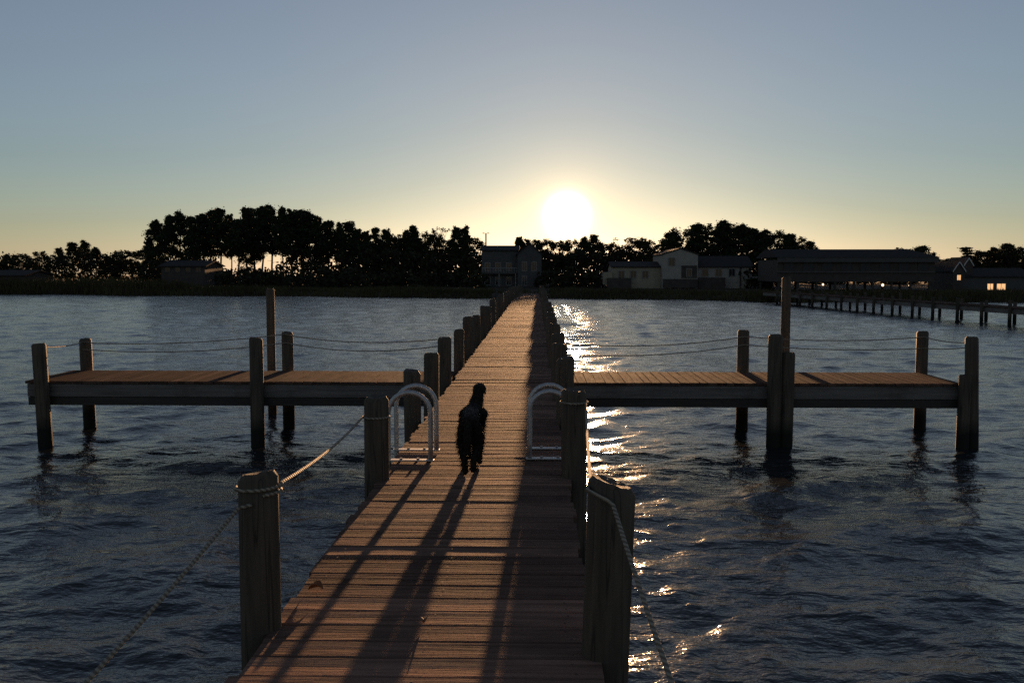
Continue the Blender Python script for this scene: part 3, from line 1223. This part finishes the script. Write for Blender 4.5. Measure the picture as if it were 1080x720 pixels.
# two storey house beside the pier's far end
Y = 112
xa, xb = span(508, 571, Y)
t = thing('house', ((xa + xb) / 2, Y, GZ), 'two storey grey house with long balcony beside the far end of the pier', 'house')
o_ = Vector(t.location)
w_ = xb - xa
L0 = -w_ / 2
ze, zr = hz(264.5, Y) - GZ, hz(260.5, Y) - GZ
gable(t, L0, L0 + w_ * .60, 0, 6, 0, ze, zr + .1, 'X', M_grey, M_roof, .2)
gable(t, L0 + w_ * .60 + .03, -L0, -1.2, 5.5, 0, hz(268, Y) - GZ, hz(257, Y) - GZ, 'Y', M_grey, M_roof, .25)
fl2 = 1.75
for k in range(3):
    window(t, L0 + .7 + k * 1.25, fl2 + .25, .55, .9, -.002)
for k in range(3):
    window(t, L0 + .7 + k * 1.25, .35, .55, .9, -.002)
window(t, L0 + w_ * .72, fl2 + .25, .5, 1.0, -1.202)
window(t, L0 + w_ * .88, fl2 + .25, .5, 1.0, -1.202)
window(t, L0 + w_ * .72, .35, .5, 1.0, -1.202)
b = MB()
b.box((L0 + .1, -1.0, fl2 - .1), (L0 + w_ * .59, -.06, fl2))
bal = b.build('balcony', M_grey, t)
b = MB()
b.box((L0 + .1, -1.0, fl2 + .55), (L0 + w_ * .59, -.94, fl2 + .62))
for k in range(22):
    x = L0 + .12 + k * (w_ * .59 - .2) / 21
    b.box((x, -.99, fl2 + .002), (x + .04, -.95, fl2 + .548))
b.build('railing', M_trim, bal)
for k in range(3):
    x = L0 + .12 + k * (w_ * .59 - .3) / 2
    MB().box((x, -.99, 0), (x + .1, -.89, fl2 - .102)).build('column', M_trim, t)

# white gabled building: low left wing, tall gabled middle, right wing
Y = 104
xa, xb = span(636, 793, Y)
xg0, xg1 = span(697, 734, Y)
t = thing('waterside_hall', ((xa + xb) / 2, Y, GZ), 'pale building with tall gabled middle block and two low wings right of the pier', 'building')
ox = t.location.x
zz = lambda py: hz(py, Y) - GZ
gable(t, xg0 - ox, xg1 - ox, -1.2, 7, 0, zz(269), zz(263), 'Y', M_white, M_roof, .12)
gable(t, xa - ox + 1.0, xg0 - ox - .02, 0, 6, 0, zz(282), zz(277), 'X', M_cream, M_roof, .18)
gable(t, xg1 - ox + .02, xb - ox, 0, 6, 0, zz(281.5), zz(271), 'X', M_white, M_roof, .2)
cxg = (xg0 + xg1) / 2 - ox
b = MB()
b.box((cxg + .15, -1.26, zz(293)), (xg1 - ox - .1, -1.20, zz(280)))
b.build('door_recess', M_brown, t)
window(t, cxg + .95, zz(291), .5, .75, -1.27)
window(t, cxg - .9, zz(280), .6, .8, -1.202)
b = MB()
b.box((xg0 - ox + .1, -1.9, zz(303)), (xg1 - ox - .1, -1.21, zz(294)))
b.build('terrace_wall', M_brown, t)
for k in range(3):
    window(t, xg1 - ox + 1.0 + k * 1.45, zz(291), .6, .75, -.002)
for k in range(3):
    window(t, xa - ox + 2.0 + k * 1.3, zz(293), .6, .75, -.002)
x = xb - ox - 1.3
MB().box((x, -.14, 0), (x + .13, -.004, zz(282))).build('downpipe', M_brown, t)
b = MB()
b.box((xb - ox - .95, -.9, zz(294)), (xb - ox + .5, -.004, zz(291.5)))
b.build('awning', M_trim, t)
MB().box((xa - ox, -.4, zz(300)), (xa - ox + 1.0 - .02, 3, zz(287))).build('shed', M_cream, t)
b = MB()
b.box((xg1 - ox + .1, -1.1, 0), (xg1 - ox + 3.0, -.3, zz(292.5)))
b.build('porch_wall', M_brown, t)
b = MB()
b.box((xa - ox + .4, -1.1, 0), (xa - ox + 3.0, -.45, zz(293)))
b.build('low_annex', M_brown, t)

# long dark boathouse raised on posts
Y = 92
xa, xb = span(819, 987, Y)
t = thing('boathouse', ((xa + xb) / 2, Y, GZ), 'long dark boathouse on posts with a wide low roof behind the far boardwalk', 'boathouse')
ox = t.location.x
zz = lambda py: hz(py, Y) - GZ
x0, x1 = xa - ox, xb - ox
b = MB()
b.box((x0 + .1, 0, zz(297)), (x1 - .1, 8, zz(274)))
b.build('wall', M_brown, t)
b = MB()
ea, rg = zz(271.5), zz(262.5)
vs = [(x0 - .1, -.5, ea), (x1 + .25, -.5, ea), (x1 + .25, 8.5, ea), (x0 - .1, 8.5, ea), (x0 + .1, 2.6, rg), (x1 - 1.7, 2.6, rg), (x1 - 1.7, 5.4, rg), (x0 + .1, 5.4, rg)]
b.add(vs, [(3, 2, 1, 0), (4, 5, 6, 7), (0, 1, 5, 4), (1, 2, 6, 5), (2, 3, 7, 6), (3, 0, 4, 7)])
b.build('roof', M_roof, t)
b = MB()
b.box((x0, -.42, zz(276.5)), (x1 + .1, -.3, ea - .004))
b.build('fascia', M_grey, t)
b = MB()
b.box((x0 + .1, -.16, zz(287.5)), (x1 - .1, -.004, zz(286)))
b.build('ledge', M_grey, t)
for k in range(8):
    x = x0 + 1.2 + k * (x1 - x0 - 2.4) / 7
    window(t, x, zz(285), .9, .75, -.002, M_dimglass, M_brown)
for k in range(9):
    x = x0 + .3 + k * (x1 - x0 - .8) / 8
    for yy in (.2, 7.6):
        MB().tube([(x, yy, -.2), (x, yy, zz(297) - .004)], .13, 8).build('post', M_dark, t)

for pxl, pyl, sz in ((868, 300, .10), (931, 300.5, .13), (959, 301, .08)):      # added glowing blobs standing in for sunlit spots below the floor
    p = at(pxl, pyl, Y=Y + 1.2)
    lx, lz = p.x - ox, p.z - GZ
    b = MB()
    b.tube([(lx, 1.2, lz - sz), (lx, 1.2, lz - sz * .4), (lx, 1.2, lz + sz * .5), (lx, 1.2, lz + sz)], [sz * .5, sz * .9, sz * .9, sz * .3], 8)
    lp = b.build('added_sun_spot', M_sunspot, t, True)
    MB().tube([(lx, 1.2, lz + sz + .004), (lx, 1.2, zz(297) - .004)], .015, 5).build('added_cord', M_dark, lp)  # added cord, only there to hold the glowing blob

# small cottage with two gables at the right
Y = 98
xa, xb = span(1001, 1090, Y)
t = thing('cottage', ((xa + xb) / 2, Y, GZ), 'small cottage with white trimmed gables and added glow panes at right end of the shore', 'house')
ox = t.location.x
zz = lambda py: hz(py, Y) - GZ
c0, c1 = span(1001, 1013, Y)
def rake(x0, x1, y, eave, ridge):
    """pale boards along the two slopes of a gable end"""
    xm, w = (x0 + x1) / 2, .11
    b = MB()
    for xs_ in (x0 - .08, x1 + .08):
        b.add([(xs_, y - .05, eave - .12), (xm, y - .05, ridge - .06), (xm, y - .05, ridge + .10), (xs_, y - .05, eave + .06),
               (xs_, y - .01, eave - .12), (xm, y - .01, ridge - .06), (xm, y - .01, ridge + .10), (xs_, y - .01, eave + .06)],
              [(3, 2, 1, 0), (4, 5, 6, 7), (0, 1, 5, 4), (1, 2, 6, 5), (2, 3, 7, 6), (3, 0, 4, 7)])
    b.build('rake_trim', M_white2, t)


gable(t, c0 - ox, c1 - ox, -1.0, 5, 0, zz(286), zz(276.5), 'Y', M_brown, M_roof, .08)
rake(c0 - ox, c1 - ox, -1.09, zz(286), zz(276.5))
gable(t, c1 - ox + .02, xb - ox, 0, 6, 0, zz(292), zz(284), 'X', M_grey, M_roof, .2)
d0, d1 = span(1018.5, 1027.5, Y)
gable(t, d0 - ox, d1 - ox, .35, 4.5, zz(290), zz(280), zz(272.5), 'Y', M_brown, M_roof, .06)
rake(d0 - ox, d1 - ox, .28, zz(280), zz(272.5))
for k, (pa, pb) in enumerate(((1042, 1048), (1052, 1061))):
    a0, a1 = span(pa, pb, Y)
    window(t, (a0 + a1) / 2 - ox, zz(306), a1 - a0, zz(299) - zz(306), -.002, M_sungap)  # added glowing panes in place of see-through sunlit gaps
window(t, (c0 + c1) / 2 - ox, zz(295), .35, .5, -1.002, M_sungap)  # one more added pane with the same sunlit glow

# low house among the trees at the left
Y = 122
xa, xb = span(170, 216, Y)
t = thing('bungalow', ((xa + xb) / 2, Y, GZ), 'low pale bungalow under the left pines behind the marsh grass', 'house')
ox = t.location.x
zz = lambda py: hz(py, Y) - GZ
gable(t, xa - ox, xb - ox, 0, 7, 0, zz(281), zz(275.5), 'X', M_brown, M_roof, .3)
for k in range(4):
    window(t, xa - ox + .8 + k * 1.35, zz(286.5), .6, .5, -.002, None, M_grey)

# small house at the left edge
Y = 116
xa, xb = span(-14, 25, Y)
t = thing('bungalow', ((xa + xb) / 2, Y, GZ), 'small grey roofed house at the left edge of the shore', 'house')
ox = t.location.x
zz = lambda py: hz(py, Y) - GZ
gable(t, xa - ox, xb - ox, 0, 7, 0, zz(291), zz(286), 'X', M_brown, M_roof, .3)
for k in range(3):
    window(t, xa - ox + .8 + k * 1.4, zz(298), .6, .5, -.002, None, M_brown)

# parking lot lamp with two heads
Y = 118
p = at(512.5, 246, Y=Y)
t = thing('street_lamp', (p.x, Y, GZ), 'tall thin street lamp with two heads beside the two storey house', 'street lamp')
MB().tube([(0, 0, 0), (0, 0, 2), (0, 0, p.z - GZ)], [.13, .11, .08], 8).build('pole', M_steel, t, True)
for s in (-1, 1):
    b = MB()
    b.tube([(0, 0, p.z - GZ - .06), (s * .12, 0, p.z - GZ), (s * .2, 0, p.z - GZ)], .022, 6)
    b.box((min(s * .16, s * .42), -.09, p.z - GZ - .04), (max(s * .16, s * .42), .09, p.z - GZ + .05))
    b.build('lamp_head', M_steel, t)
